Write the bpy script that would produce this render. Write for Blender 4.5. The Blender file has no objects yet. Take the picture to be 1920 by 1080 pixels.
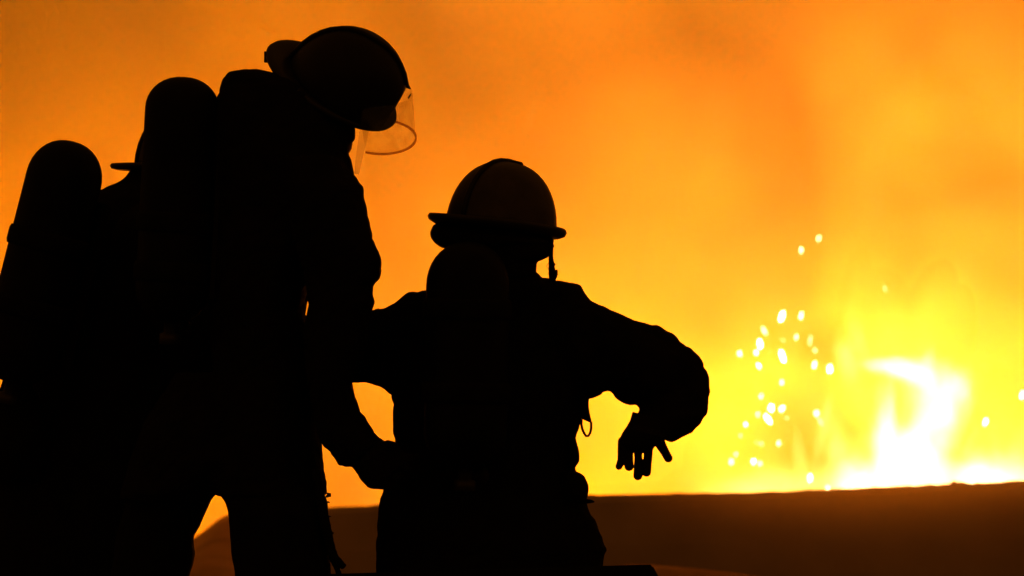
import bpy, bmesh, math, random
from mathutils import Vector, Matrix, noise
random.seed(7)
S = bpy.context.scene
COL = S.collection

# ---------------------------------------------------------------- camera, sky, exposure
LENS, FPX, PITCH, CAMZ = 173.25, 9240.0, math.radians(0.6263), 1.2
cam = bpy.data.cameras.new("camera")
cam.lens, cam.sensor_width, cam.clip_start, cam.clip_end = LENS, 36.0, 0.1, 3000.0
cam.dof.use_dof, cam.dof.focus_distance, cam.dof.aperture_fstop = True, 12.0, 7.4
camo = bpy.data.objects.new("camera", cam)
camo.location = (0, 0, CAMZ)
camo.rotation_euler = (math.radians(90) + PITCH, 0, 0)
COL.objects.link(camo)
S.camera = camo

w = bpy.data.worlds.new("World")
S.world = w
w.use_nodes = True
# night sky: the air around a large fire glows dull orange, the same in every direction
bg = w.node_tree.nodes["Background"]
bg.inputs["Color"].default_value = (1.0, 0.33, 0.04, 1)
bg.inputs["Strength"].default_value = 0.10

S.view_settings.view_transform = 'Standard'
S.view_settings.look = 'None'
S.view_settings.exposure = 0.0
S.view_settings.gamma = 1.0
S.view_settings.use_curve_mapping = False
S.cycles.use_denoising = True
S.cycles.max_bounces = 8
S.cycles.volume_bounces = 1
S.cycles.transparent_max_bounces = 16
S.cycles.volume_step_rate = 1.0
S.cycles.use_adaptive_sampling = True
S.cycles.adaptive_threshold = 0.02
S.cycles.use_light_tree = True
S.cycles.sample_clamp_indirect = 6.0


# ---------------------------------------------------------------- helpers
def P(px, py, Y):
    """a point seen at picture place px, py that stands Y metres in front of the camera"""
    x, z = (px - 960.0) / FPX, (540.0 - py) / FPX
    y2 = math.cos(PITCH) - math.sin(PITCH) * z
    z2 = math.sin(PITCH) + math.cos(PITCH) * z
    k = Y / y2
    return Vector((x * k, Y, CAMZ + z2 * k))


def M(Y):
    return Y / FPX


def tag(o, label, cat, group=None, kind=None):
    if label: o['label'] = label
    if cat: o['category'] = cat
    if group: o['group'] = group
    if kind: o['kind'] = kind
    return o


def empty(name, loc):
    o = bpy.data.objects.new(name, None)
    o.location = loc
    o.empty_display_size = 0.1
    COL.objects.link(o)
    return o


def link(name, me, mat, parent=None, smooth=True):
    o = bpy.data.objects.new(name, me)
    COL.objects.link(o)
    if mat is not None:
        me.materials.clear()
        me.materials.append(mat)
    if smooth:
        for p in me.polygons: p.use_smooth = True
    if parent is not None:
        o.parent = parent
        par, off = parent, Vector((0, 0, 0))
        while par is not None:
            off += par.location
            par = par.parent
        o.location = -off          # meshes are written in world metres
    return o


def mesh_of(bm, name):
    bmesh.ops.recalc_face_normals(bm, faces=bm.faces)
    me = bpy.data.meshes.new(name)
    bm.to_mesh(me)
    bm.free()
    return me


def obj(name, bm, mat, parent=None, smooth=True):
    return link(name, mesh_of(bm, name), mat, parent, smooth)


def melt(name, bm, mat, parent, voxel, smooth=2, fold=0.0, seed=0.0, fscale=14.0, crease=0.0):
    """one continuous skin over every closed piece in bm"""
    me = mesh_of(bm, name + "_raw")
    t = bpy.data.objects.new("raw", me)
    COL.objects.link(t)
    r = t.modifiers.new("r", 'REMESH')
    r.mode, r.voxel_size = 'VOXEL', voxel
    if smooth:
        s = t.modifiers.new("s", 'SMOOTH')
        s.factor, s.iterations = 0.5, smooth
    dg = bpy.context.evaluated_depsgraph_get()
    new = bpy.data.meshes.new_from_object(t.evaluated_get(dg))
    bpy.data.objects.remove(t)
    bpy.data.meshes.remove(me)
    new.name = name
    if fold:
        n = len(new.vertices)
        no = [v.normal.copy() for v in new.vertices]
        for v, q in zip(new.vertices, no):
            c = v.co
            d = noise.noise(Vector((c.x * fscale + seed, c.y * fscale, c.z * fscale * 0.75)))
            d += 0.45 * noise.noise(Vector((c.x * fscale * 2.9, c.y * fscale * 2.9 + seed, c.z * fscale * 2.6)))
            if crease:      # sharp little valleys where the cloth buckles
                r = abs(noise.noise(Vector((c.x * 9 + seed, c.y * 9, c.z * 16 - c.x * 6))))
                d -= crease * max(0.0, 0.16 - r) / 0.16
            v.co = c + q * (d * fold)
    return link(name, new, mat, parent)


def rings(bm, rs):
    """close a tube through rings of points"""
    prev = None
    vs = []
    for r in rs:
        cur = [bm.verts.new(p) for p in r]
        if prev:
            n = len(cur)
            for i in range(n):
                bm.faces.new((prev[i], prev[(i + 1) % n], cur[(i + 1) % n], cur[i]))
        prev = cur
        vs.append(cur)
    for end in (vs[0], vs[-1]):
        c = Vector((0, 0, 0))
        for v in end: c += v.co
        cv = bm.verts.new(c / len(end))
        n = len(end)
        for i in range(n):
            bm.faces.new((end[i], end[(i + 1) % n], cv))


def loft(bm, st, n=20, sub=3, ex=1.0):
    """stations (xl, yl, xr, yr, Y, half depth in metres): an oval section spans the two edge places; smooth between stations"""
    def cr(a, b, c, d, t):
        return 0.5 * ((2 * b) + (-a + c) * t + (2 * a - 5 * b + 4 * c - d) * t * t + (-a + 3 * b - 3 * c + d) * t ** 3)
    def lin(a, b, c, d, t):
        return b + (c - b) * t
    rs = []
    m = len(st)
    for k in range(m - 1):
        q = [st[max(k - 1, 0)], st[k], st[k + 1], st[min(k + 2, m - 1)]]
        for j in range(sub if k < m - 2 else sub + 1):
            t = j / sub
            s = [lin(q[0][i], q[1][i], q[2][i], q[3][i], t) for i in range(6)]
            L, R = P(s[0], s[1], s[4]), P(s[2], s[3], s[4])
            c, h = (L + R) / 2, (R - L) / 2
            ring = []
            for i in range(n):
                a = 2 * math.pi * i / n
                ca, sa = math.cos(a), math.sin(a)
                ca = math.copysign(abs(ca) ** ex, ca)
                sa = math.copysign(abs(sa) ** ex, sa)
                ring.append(c + h * ca + Vector((0, s[5], 0)) * sa)
            rs.append(ring)
    rings(bm, rs)


def H(y, xl, xr, Y, hd):
    return (xl, y, xr, y, Y, hd)


def tube(bm, pts, rad, n=12, flat=None):
    """round tube through world points; flat = (direction, factor) squeezes it"""
    pts = [Vector(p) for p in pts]
    if not isinstance(rad, (list, tuple)): rad = [rad] * len(pts)
    rs = []
    u = None
    for i, p in enumerate(pts):
        d = (pts[min(i + 1, len(pts) - 1)] - pts[max(i - 1, 0)]).normalized()
        if u is None:
            u = d.orthogonal().normalized()
        u = (u - d * u.dot(d)).normalized()
        v = d.cross(u)
        rs.append([p + (u * math.cos(2 * math.pi * k / n) + v * math.sin(2 * math.pi * k / n)) * rad[i] for k in range(n)])
    rings(bm, rs)


def limb(bm, pts, rad, n=12):
    """rounded chain: a tube with a ball at every joint"""
    for a, b, ra, rb in zip(pts[:-1], pts[1:], rad[:-1], rad[1:]):
        tube(bm, [a, (Vector(a) + Vector(b)) / 2, b], [ra, (ra + rb) / 2, rb], n)
    for p, r in zip(pts, rad):
        ell(bm, p, (r, r, r))


def ell(bm, c, r, fr=None, seg=16):
    m = Matrix.Translation(c)
    if fr is not None: m = m @ fr.to_4x4()
    m = m @ Matrix.Diagonal((r[0], r[1], r[2], 1))
    bmesh.ops.create_uvsphere(bm, u_segments=seg, v_segments=seg // 2 + 2, radius=1, matrix=m)


def box(bm, c, s, fr=None):
    m = Matrix.Translation(c)
    if fr is not None: m = m @ fr.to_4x4()
    m = m @ Matrix.Diagonal((s[0], s[1], s[2], 1))
    bmesh.ops.create_cube(bm, size=1, matrix=m)


def lathe(bm, c, axis, prof, n=32):
    """turn (along, radius) pairs round the axis through c"""
    axis = Vector(axis).normalized()
    u = axis.orthogonal().normalized()
    v = axis.cross(u)
    rs = []
    for a, r in prof:
        rs.append([c + axis * a + (u * math.cos(2 * math.pi * k / n) + v * math.sin(2 * math.pi * k / n)) * max(r, 1e-4) for k in range(n)])
    rings(bm, rs)


def frame(f, u):
    """columns: forward, side, up"""
    f = Vector(f).normalized()
    u = Vector(u)
    u = (u - f * u.dot(f)).normalized()
    s = u.cross(f)
    return Matrix((f, s, u)).transposed()


# ---------------------------------------------------------------- materials
def mat(name, col, rough=0.8, spec=0.3, bump=0.0, bscale=200.0, vary=0.25, metal=0.0, nscale=18.0):
    m = bpy.data.materials.new(name)
    m.use_nodes = True
    nt = m.node_tree
    b = nt.nodes["Principled BSDF"]
    b.inputs["Roughness"].default_value = rough
    b.inputs["Specular IOR Level"].default_value = spec
    b.inputs["Metallic"].default_value = metal
    tc = nt.nodes.new("ShaderNodeTexCoord")
    nz = nt.nodes.new("ShaderNodeTexNoise")
    nz.inputs["Scale"].default_value = nscale
    nz.inputs["Detail"].default_value = 5
    nt.links.new(tc.outputs["Object"], nz.inputs["Vector"])
    rp = nt.nodes.new("ShaderNodeValToRGB")
    rp.color_ramp.elements[0].position, rp.color_ramp.elements[1].position = 0.3, 0.7
    rp.color_ramp.elements[0].color = [c * (1 - vary) for c in col] + [1]
    rp.color_ramp.elements[1].color = [c * (1 + vary) for c in col] + [1]
    nt.links.new(nz.outputs["Fac"], rp.inputs["Fac"])
    nt.links.new(rp.outputs["Color"], b.inputs["Base Color"])
    if bump:
        n2 = nt.nodes.new("ShaderNodeTexNoise")
        n2.inputs["Scale"].default_value = bscale
        n2.inputs["Detail"].default_value = 3
        nt.links.new(tc.outputs["Object"], n2.inputs["Vector"])
        bp = nt.nodes.new("ShaderNodeBump")
        bp.inputs["Strength"].default_value = bump
        bp.inputs["Distance"].default_value = 0.004
        nt.links.new(n2.outputs["Fac"], bp.inputs["Height"])
        nt.links.new(bp.outputs["Normal"], b.inputs["Normal"])
    return m


MAT = {
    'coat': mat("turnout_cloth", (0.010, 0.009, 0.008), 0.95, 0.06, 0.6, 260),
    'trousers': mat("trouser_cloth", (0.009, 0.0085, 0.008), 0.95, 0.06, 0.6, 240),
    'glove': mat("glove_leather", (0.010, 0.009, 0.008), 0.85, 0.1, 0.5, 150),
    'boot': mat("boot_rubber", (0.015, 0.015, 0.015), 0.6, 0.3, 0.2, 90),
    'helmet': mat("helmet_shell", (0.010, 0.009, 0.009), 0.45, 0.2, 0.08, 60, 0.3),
    'helmet_lighter': mat("lighter_helmet_shell", (0.036, 0.030, 0.026), 0.42, 0.3, 0.12, 50, 0.45),  # base colour lightened to put a warm sheen into the shell
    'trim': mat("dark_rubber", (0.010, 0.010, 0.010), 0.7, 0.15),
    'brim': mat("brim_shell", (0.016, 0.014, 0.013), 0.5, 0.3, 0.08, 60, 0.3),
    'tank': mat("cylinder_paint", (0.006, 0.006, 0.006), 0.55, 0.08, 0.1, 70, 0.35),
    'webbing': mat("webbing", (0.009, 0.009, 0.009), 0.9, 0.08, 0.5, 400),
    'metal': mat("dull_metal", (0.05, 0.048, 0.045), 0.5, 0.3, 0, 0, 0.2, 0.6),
    'skin': mat("skin", (0.34, 0.19, 0.13), 0.55, 0.35, 0.2, 300, 0.12),
    'eye': mat("eye", (0.5, 0.48, 0.45), 0.2, 0.5),
    'wall': mat("wall_earth", (0.45, 0.34, 0.27), 0.95, 0.1, 0.8, 9, 0.22, 0, 1.6),
    'ground': mat("ground_dirt", (0.16, 0.12, 0.09), 0.95, 0.1, 0.8, 12, 0.35, 0, 1.2),
    'mound': mat("mound_dirt", (0.45, 0.27, 0.16), 0.95, 0.1, 0.8, 12, 0.25, 0, 3),
    'heap': mat("heap_dirt", (0.30, 0.17, 0.10), 0.95, 0.1, 0.8, 12, 0.3, 0, 3),
    'stone': mat("stone", (0.25, 0.22, 0.19), 0.9, 0.2, 0.6, 30, 0.3),
    'deck': mat("deck_cloth", (0.010, 0.010, 0.010), 1.0, 0.0, 0.2, 60, 0.3),
}


def clear_plastic():
    m = bpy.data.materials.new("visor_plastic")
    m.use_nodes = True
    nt = m.node_tree
    nt.nodes.clear()
    out = nt.nodes.new("ShaderNodeOutputMaterial")
    tr = nt.nodes.new("ShaderNodeBsdfTransparent")
    tr.inputs["Color"].default_value = (0.93, 0.91, 0.88, 1)
    tc = nt.nodes.new("ShaderNodeTexCoord")
    nz = nt.nodes.new("ShaderNodeTexNoise")
    nz.inputs["Scale"].default_value, nz.inputs["Detail"].default_value = 22.0, 4
    nt.links.new(tc.outputs["Object"], nz.inputs["Vector"])
    rp = nt.nodes.new("ShaderNodeValToRGB")
    rp.color_ramp.elements[0].position, rp.color_ramp.elements[1].position = 0.35, 0.62
    rp.color_ramp.elements[0].color, rp.color_ramp.elements[1].color = (0.89, 0.86, 0.82, 1), (0.97, 0.965, 0.955, 1)
    nt.links.new(nz.outputs["Fac"], rp.inputs["Fac"])
    nt.links.new(rp.outputs["Color"], tr.inputs["Color"])
    gl = nt.nodes.new("ShaderNodeBsdfGlossy")
    gl.inputs["Roughness"].default_value = 0.12
    mx = nt.nodes.new("ShaderNodeMixShader")
    mx.inputs[0].default_value = 0.03
    nt.links.new(tr.outputs[0], mx.inputs[1])
    nt.links.new(gl.outputs[0], mx.inputs[2])
    nt.links.new(mx.outputs[0], out.inputs["Surface"])
    return m


def tinted_edge():
    m = clear_plastic()
    m.name = "visor_edge"
    for n in m.node_tree.nodes:
        if n.type == 'BSDF_TRANSPARENT':
            for l in list(n.inputs["Color"].links): m.node_tree.links.remove(l)
            n.inputs["Color"].default_value = (0.62, 0.50, 0.40, 1)
    return m


def film():
    m = bpy.data.materials.new("milky_plastic")
    m.use_nodes = True
    nt = m.node_tree
    nt.nodes.clear()
    out = nt.nodes.new("ShaderNodeOutputMaterial")
    tr = nt.nodes.new("ShaderNodeBsdfTransparent")
    tr.inputs["Color"].default_value = (0.95, 0.95, 0.95, 1)
    tl = nt.nodes.new("ShaderNodeBsdfTranslucent")
    tl.inputs["Color"].default_value = (0.8, 0.8, 0.75, 1)
    mx = nt.nodes.new("ShaderNodeMixShader")
    mx.inputs[0].default_value = 0.09
    nt.links.new(tr.outputs[0], mx.inputs[1])
    nt.links.new(tl.outputs[0], mx.inputs[2])
    nt.links.new(mx.outputs[0], out.inputs["Surface"])
    return m


def glow(name, col, k):
    m = bpy.data.materials.new(name)
    m.use_nodes = True
    nt = m.node_tree
    nt.nodes.clear()
    out = nt.nodes.new("ShaderNodeOutputMaterial")
    e = nt.nodes.new("ShaderNodeEmission")
    e.inputs["Color"].default_value = (*col, 1)
    e.inputs["Strength"].default_value = k
    nt.links.new(e.outputs[0], out.inputs["Surface"])
    return m


MAT['visor'], MAT['visor_edge'], MAT['film'] = clear_plastic(), tinted_edge(), film()


def math_node(nt, op, a, b=None, clamp=False):
    n = nt.nodes.new("ShaderNodeMath")
    n.operation, n.use_clamp = op, clamp
    for i, v in enumerate((a, b)):
        if v is None: continue
        if isinstance(v, (int, float)): n.inputs[i].default_value = v
        else: nt.links.new(v, n.inputs[i])
    return n.outputs[0]


def flame_mat(name, col, k, warp=0.45, nscale=1.6, power=1.3):
    """burning gas: a volume that gives off light, thick at the heart, frayed and thinning to nothing at its skin"""
    m = bpy.data.materials.new(name)
    m.use_nodes = True
    nt = m.node_tree
    nt.nodes.clear()
    out = nt.nodes.new("ShaderNodeOutputMaterial")
    tc = nt.nodes.new("ShaderNodeTexCoord")
    oi = nt.nodes.new("ShaderNodeObjectInfo")
    nz = nt.nodes.new("ShaderNodeTexNoise")
    nz.noise_dimensions = '4D'
    nz.inputs["Scale"].default_value = nscale
    nz.inputs["Detail"].default_value = 3
    nt.links.new(tc.outputs["Object"], nz.inputs["Vector"])
    nt.links.new(math_node(nt, 'MULTIPLY', oi.outputs["Random"], 40.0), nz.inputs["W"])
    sub = nt.nodes.new("ShaderNodeVectorMath")
    sub.operation = 'SUBTRACT'
    nt.links.new(nz.outputs["Color"], sub.inputs[0])
    sub.inputs[1].default_value = (0.5, 0.5, 0.5)
    sc = nt.nodes.new("ShaderNodeVectorMath")
    sc.operation = 'SCALE'
    nt.links.new(sub.outputs[0], sc.inputs[0])
    sc.inputs["Scale"].default_value = warp * 2
    ad = nt.nodes.new("ShaderNodeVectorMath")
    ad.operation = 'ADD'
    nt.links.new(tc.outputs["Object"], ad.inputs[0])
    nt.links.new(sc.outputs[0], ad.inputs[1])
    ln = nt.nodes.new("ShaderNodeVectorMath")
    ln.operation = 'LENGTH'
    nt.links.new(ad.outputs[0], ln.inputs[0])
    l0 = nt.nodes.new("ShaderNodeVectorMath")
    l0.operation = 'LENGTH'
    nt.links.new(tc.outputs["Object"], l0.inputs[0])
    a = math_node(nt, 'SUBTRACT', 1.0, math_node(nt, 'MULTIPLY', ln.outputs["Value"], 1.15), True)
    a = math_node(nt, 'POWER', a, power)
    e0 = math_node(nt, 'MULTIPLY', math_node(nt, 'SUBTRACT', 1.0, l0.outputs["Value"], True), 1.6, True)
    d = math_node(nt, 'MULTIPLY', math_node(nt, 'MULTIPLY', a, e0), k)
    em = nt.nodes.new("ShaderNodeEmission")
    em.inputs["Color"].default_value = (*col, 1)
    nt.links.new(d, em.inputs["Strength"])
    nt.links.new(em.outputs[0], out.inputs["Volume"])
    return m


# ---------------------------------------------------------------- ground, wall, smoke, fire
bm = bmesh.new()
bmesh.ops.create_grid(bm, x_segments=8, y_segments=8, size=900)
g = obj("ground", bm, MAT['ground'], smooth=False)
tag(g, None, None, kind='structure')

# the low wall in front of the fire: crest places as seen, one long body with a sloping end
WY = 24.4
crest = [(446, 1000), (450, 975), (458, 962), (520, 957), (620, 953), (700, 949), (860, 942),
         (1000, 936), (1105, 930), (1160, 928.5), (1250, 927.5), (1400, 925), (1480, 922), (1600, 917), (1700, 912.5),
         (1780, 908.5), (1850, 906.5), (1920, 902.5), (2050, 897), (2250, 888), (2500, 880), (3000, 868), (3600, 860), (4400, 856)]
bm = bmesh.new()
rs = []
N2 = 6
pts = []
for i, (a, b) in enumerate(zip(crest[:-1], crest[1:])):
    for j in range(N2):
        t = j / N2
        pts.append((a[0] + (b[0] - a[0]) * t, a[1] + (b[1] - a[1]) * t))
pts.append(crest[-1])
for x, y in pts:
    p = P(x, y, WY)
    p.z += 0.006 * noise.noise(Vector((x * 0.05, 1.3, 0))) + 0.004 * noise.noise(Vector((x * 0.21, 7.3, 0)))
    z = p.z
    q = Vector((p.x, 0, 0))
    sec = [(WY - 0.16, -0.06), (WY - 0.10, z * 0.45), (WY - 0.03, z * 0.93), (WY, z), (WY + 0.30, z - 0.004), (WY + 0.36, z * 0.9), (WY + 0.50, -0.06)]
    rs.append([Vector((p.x, yy, zz)) for yy, zz in sec])
rings(bm, rs)
wall = obj("wall", bm, MAT['wall'], smooth=False)
tag(wall, "long low wall with a sloping end, between the firefighters and the fire", "wall")

def ramp(name, crest_px, Yc, Yn, label, m='mound'):
    """loose earth banked up: a slope that falls towards the camera from its crest"""
    bm = bmesh.new()
    rs = []
    n = 14
    for k in range(n + 1):
        row = []
        for x, y in crest_px:
            c = P(x, y, Yc)
            t = k / n
            yy = Yc + (Yn - Yc) * t
            z = c.z * (1 - t) ** 1.1 + 0.012 * noise.noise(Vector((c.x * 3, yy * 2, 1.0))) * (1 if 0 < k < n else 0)
            row.append(bm.verts.new((c.x, yy, max(z, -.04) if k < n else -.05)))
        rs.append(row)
    back = [bm.verts.new((v.co.x, Yc + .25, -.05)) for v in rs[0]]
    for a, b in zip([back] + rs[:-1], rs):
        for i in range(len(a) - 1): bm.faces.new((a[i], a[i + 1], b[i + 1], b[i]))
    lo = [bm.verts.new((v.co.x, v.co.y, -.06)) for v in back]
    hi = [bm.verts.new((v.co.x, v.co.y, -.06)) for v in rs[-1]]
    o = obj(name, bm, MAT[m])
    return tag(o, label, "mound")


ramp("dirt_mound", [(250, 1090), (300, 1060), (330, 1036), (345, 1022), (365, 1007), (385, 993), (405, 977), (422, 966.5), (440, 963), (480, 966), (520, 985), (560, 1020), (600, 1060)], 24.1, 20.2,
     "bank of loose earth sloping down at the wall's end, between the tall one's legs")

# a small lump that stands up from the crest under the fire
bm = bmesh.new()
for x, hw, hh in ((1790, 7, 4.2), (1803, 9, 3.4), (1835, 6, 2.4)):
    c = P(x, 907.2, WY + 0.1)
    ell(bm, c, (hw * M(WY), 0.08, hh * M(WY) + 0.004))
ell(bm, P(1806, 909, WY + 0.1), (40 * M(WY), 0.09, 0.008))
st = melt("stone", bm, MAT['stone'], None, 0.008, 1, 0.004, 3.0, 30)
tag(st, "small dark flat stone lying on the crest of the wall under the flames", "stone")

# lit earth in front of the wall
ramp("dirt_mound", [(1090, 1085), (1130, 1066), (1180, 1058), (1228, 1059), (1280, 1063), (1330, 1069), (1380, 1074), (1430, 1082), (1500, 1100)], 22.4, 19.6,
     "low heap of loose earth in front of the wall, beside the dark platform", 'heap')

# smoke
SM = bpy.data.materials.new("smoke")
SM.use_nodes = True
nt = SM.node_tree
nt.nodes.clear()
out = nt.nodes.new("ShaderNodeOutputMaterial")
pv = nt.nodes.new("ShaderNodeVolumePrincipled")
pv.inputs["Color"].default_value = (0.92, 0.86, 0.70, 1)
pv.inputs["Anisotropy"].default_value = 0.15
tc = nt.nodes.new("ShaderNodeTexCoord")
mp = nt.nodes.new("ShaderNodeMapping")
mp.inputs["Scale"].default_value = (0.85, 0.5, 0.8)
mp.inputs["Location"].default_value = (9.45, 14.38, 17.58)
mp.inputs["Rotation"].default_value = (0, math.radians(24), 0)
nt.links.new(tc.outputs["Object"], mp.inputs["Vector"])
nz = nt.nodes.new("ShaderNodeTexNoise")
nz.inputs["Scale"].default_value = 1.0
nz.inputs["Detail"].default_value = 5.0
nz.inputs["Roughness"].default_value = 0.5
nz.inputs["Distortion"].default_value = 0.6
nt.links.new(mp.outputs[0], nz.inputs["Vector"])
f = math_node(nt, 'MULTIPLY', math_node(nt, 'SUBTRACT', nz.outputs["Fac"], 0.43, True), 2.1)
dens = math_node(nt, 'ADD', f, 0.06)
nt.links.new(dens, pv.inputs["Density"])
nt.links.new(pv.outputs[0], out.inputs["Volume"])
bm = bmesh.new()
box(bm, Vector((0.5, 32.2, 6.0)), (34, 13.6, 13.0))
sm = obj("smoke", bm, SM, smooth=False)
tag(sm, None, None, kind='stuff')

# the fire
FY = 31.0
WS = bpy.data.materials.new("wall_glow_smoke")  # thin smoke added so the fire's glow shows over the wall's face
WS.use_nodes = True
nt = WS.node_tree
nt.nodes.clear()
out = nt.nodes.new("ShaderNodeOutputMaterial")
vs_ = nt.nodes.new("ShaderNodeVolumeScatter")
vs_.inputs["Color"].default_value = (0.95, 0.66, 0.45, 1)
vs_.inputs["Anisotropy"].default_value = 0.72
tc = nt.nodes.new("ShaderNodeTexCoord")
l0 = nt.nodes.new("ShaderNodeVectorMath")
l0.operation = 'LENGTH'
nt.links.new(tc.outputs["Object"], l0.inputs[0])
e0 = math_node(nt, 'SUBTRACT', 1.0, l0.outputs["Value"], True)
nt.links.new(math_node(nt, 'MULTIPLY', e0, 0.24), vs_.inputs["Density"])
nt.links.new(vs_.outputs[0], out.inputs["Volume"])
bm = bmesh.new()
bmesh.ops.create_icosphere(bm, subdivisions=3, radius=1.0)
ds = obj("wall_glow_smoke", bm, WS)
ds.location = (P(1740, 900, 23.2).x, 23.1, .42)
ds.scale = (1.5, 0.95, 0.55)
tag(ds, None, None, kind='stuff')
SM.cycles.volume_step_rate = 0.35
fire = empty("fire", (P(1720, 900, FY).x, FY, 0.02))
tag(fire, "white hot fire burning behind the low wall", "fire")
bm = bmesh.new()
bmesh.ops.create_icosphere(bm, subdivisions=3, radius=1.0)
flame_mesh = mesh_of(bm, "flame")
PALE = flame_mat("flame_pale", (1.0, 0.56, 0.13), 22.0, 0.75, 2.2, 1.1)
HOT = flame_mat("flame_hot", (1.0, 0.62, 0.27), 95.0, 0.85, 2.5, 1.45)
WARM = flame_mat("flame_warm", (1.0, 0.50, 0.07), 4.0, 0.75, 2.0, 1.1)
FLAMES = [  # px, py, half width, half height, lean in degrees, material
    (1750, 925, 230, 120, 0, 1), (1930, 915, 190, 85, 0, 2), (1930, 925, 150, 60, 0, 1), (1630, 925, 120, 90, 0, 1), (1715, 860, 120, 110, 6, 1), (1762, 775, 80, 120, 12, 1), (1720, 700, 80, 50, 14, 1), (1700, 880, 90, 110, 5, 1),
    (1755, 735, 75, 85, 20, 1), (1770, 790, 55, 130, 12, 1), (1730, 830, 50, 130, -4, 1), (1668, 800, 26, 120, 3, 1),
    (1680, 690, 95, 34, 10, 1), (1800, 730, 36, 60, -20, 1), (1735, 690, 34, 60, 18, 1), (1650, 850, 30, 100, -10, 1), (1700, 760, 22, 80, 8, 2),
    (1820, 830, 16, 75, 24, 2), (1872, 860, 18, 80, -12, 2), (1905, 850, 22, 90, 15, 2), (1590, 685, 34, 80, -14, 2), (1612, 640, 24, 90, -22, 2),
    (1602, 590, 34, 130, 6, 0), (1545, 800, 20, 110, 14, 2), (1500, 860, 22, 90, -8, 2), (1570, 840, 30, 100, -6, 2), (1790, 640, 40, 110, 10, 0),
    (1870, 800, 110, 110, 0, 0), (1470, 915, 240, 65, 0, 2), (1590, 880, 90, 90, -8, 2), (1900, 870, 120, 60, 10, 2), (1670, 620, 60, 120, -10, 0), (1740, 600, 50, 120, 16, 0),
    (1540, 780, 110, 150, -15, 0), (1250, 955, 270, 50, 0, 0), (1440, 860, 60, 110, 10, 0), (1340, 890, 60, 90, -12, 0),
    (950, 985, 240, 45, 0, 0), (700, 1005, 160, 40, 0, 0), (100, 1015, 240, 45, 0, 0),  # unseen low flames added behind the wall to go with the left lamps
    (1860, 905, 110, 75, 0, 1), (1610, 905, 80, 60, 0, 1), (1658, 795, 34, 110, 4, 1), (1800, 720, 50, 60, -15, 1), (1590, 670, 40, 70, -12, 2),
]
for i, (x, y, hw, hh, lean, hot) in enumerate(FLAMES):
    o = bpy.data.objects.new("flame", flame_mesh.copy())
    o.data.materials.append((WARM, HOT, PALE)[hot])
    COL.objects.link(o)
    yy = FY + 0.5 * math.sin(i * 2.1)
    c = P(x, y, yy)
    o.parent = fire
    o.location = c - fire.location
    o.rotation_euler = (0, math.radians(lean), 0)
    o.scale = (hw * M(yy), max(min(hw, 120), 45) * M(yy) * 0.9, hh * M(yy))
# lamps inside the flames, plus left ones added to brighten the smoke
for nm, x, y, pw, r in (("fire_fill_light", 1730, 790, 2500, 0.6), ("fire_fill_light", 1900, 880, 500, 0.4), ("fire_fill_light", 1480, 890, 450, 0.4), ("fire_fill_light", 1080, 940, 290, 0.4), ("fire_fill_light", 240, 850, 400, 0.4), ("fire_fill_light", 760, 985, 190, 0.4), ("fire_fill_light", 40, 860, 450, 0.4)):
    l = bpy.data.lights.new(nm, 'POINT')
    l.color, l.energy, l.shadow_soft_size = (1.0, 0.236, 0.002), pw, r
    lo = bpy.data.objects.new(nm, l)
    lo.location = P(x, y, FY + 0.2)
    COL.objects.link(lo)
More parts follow.
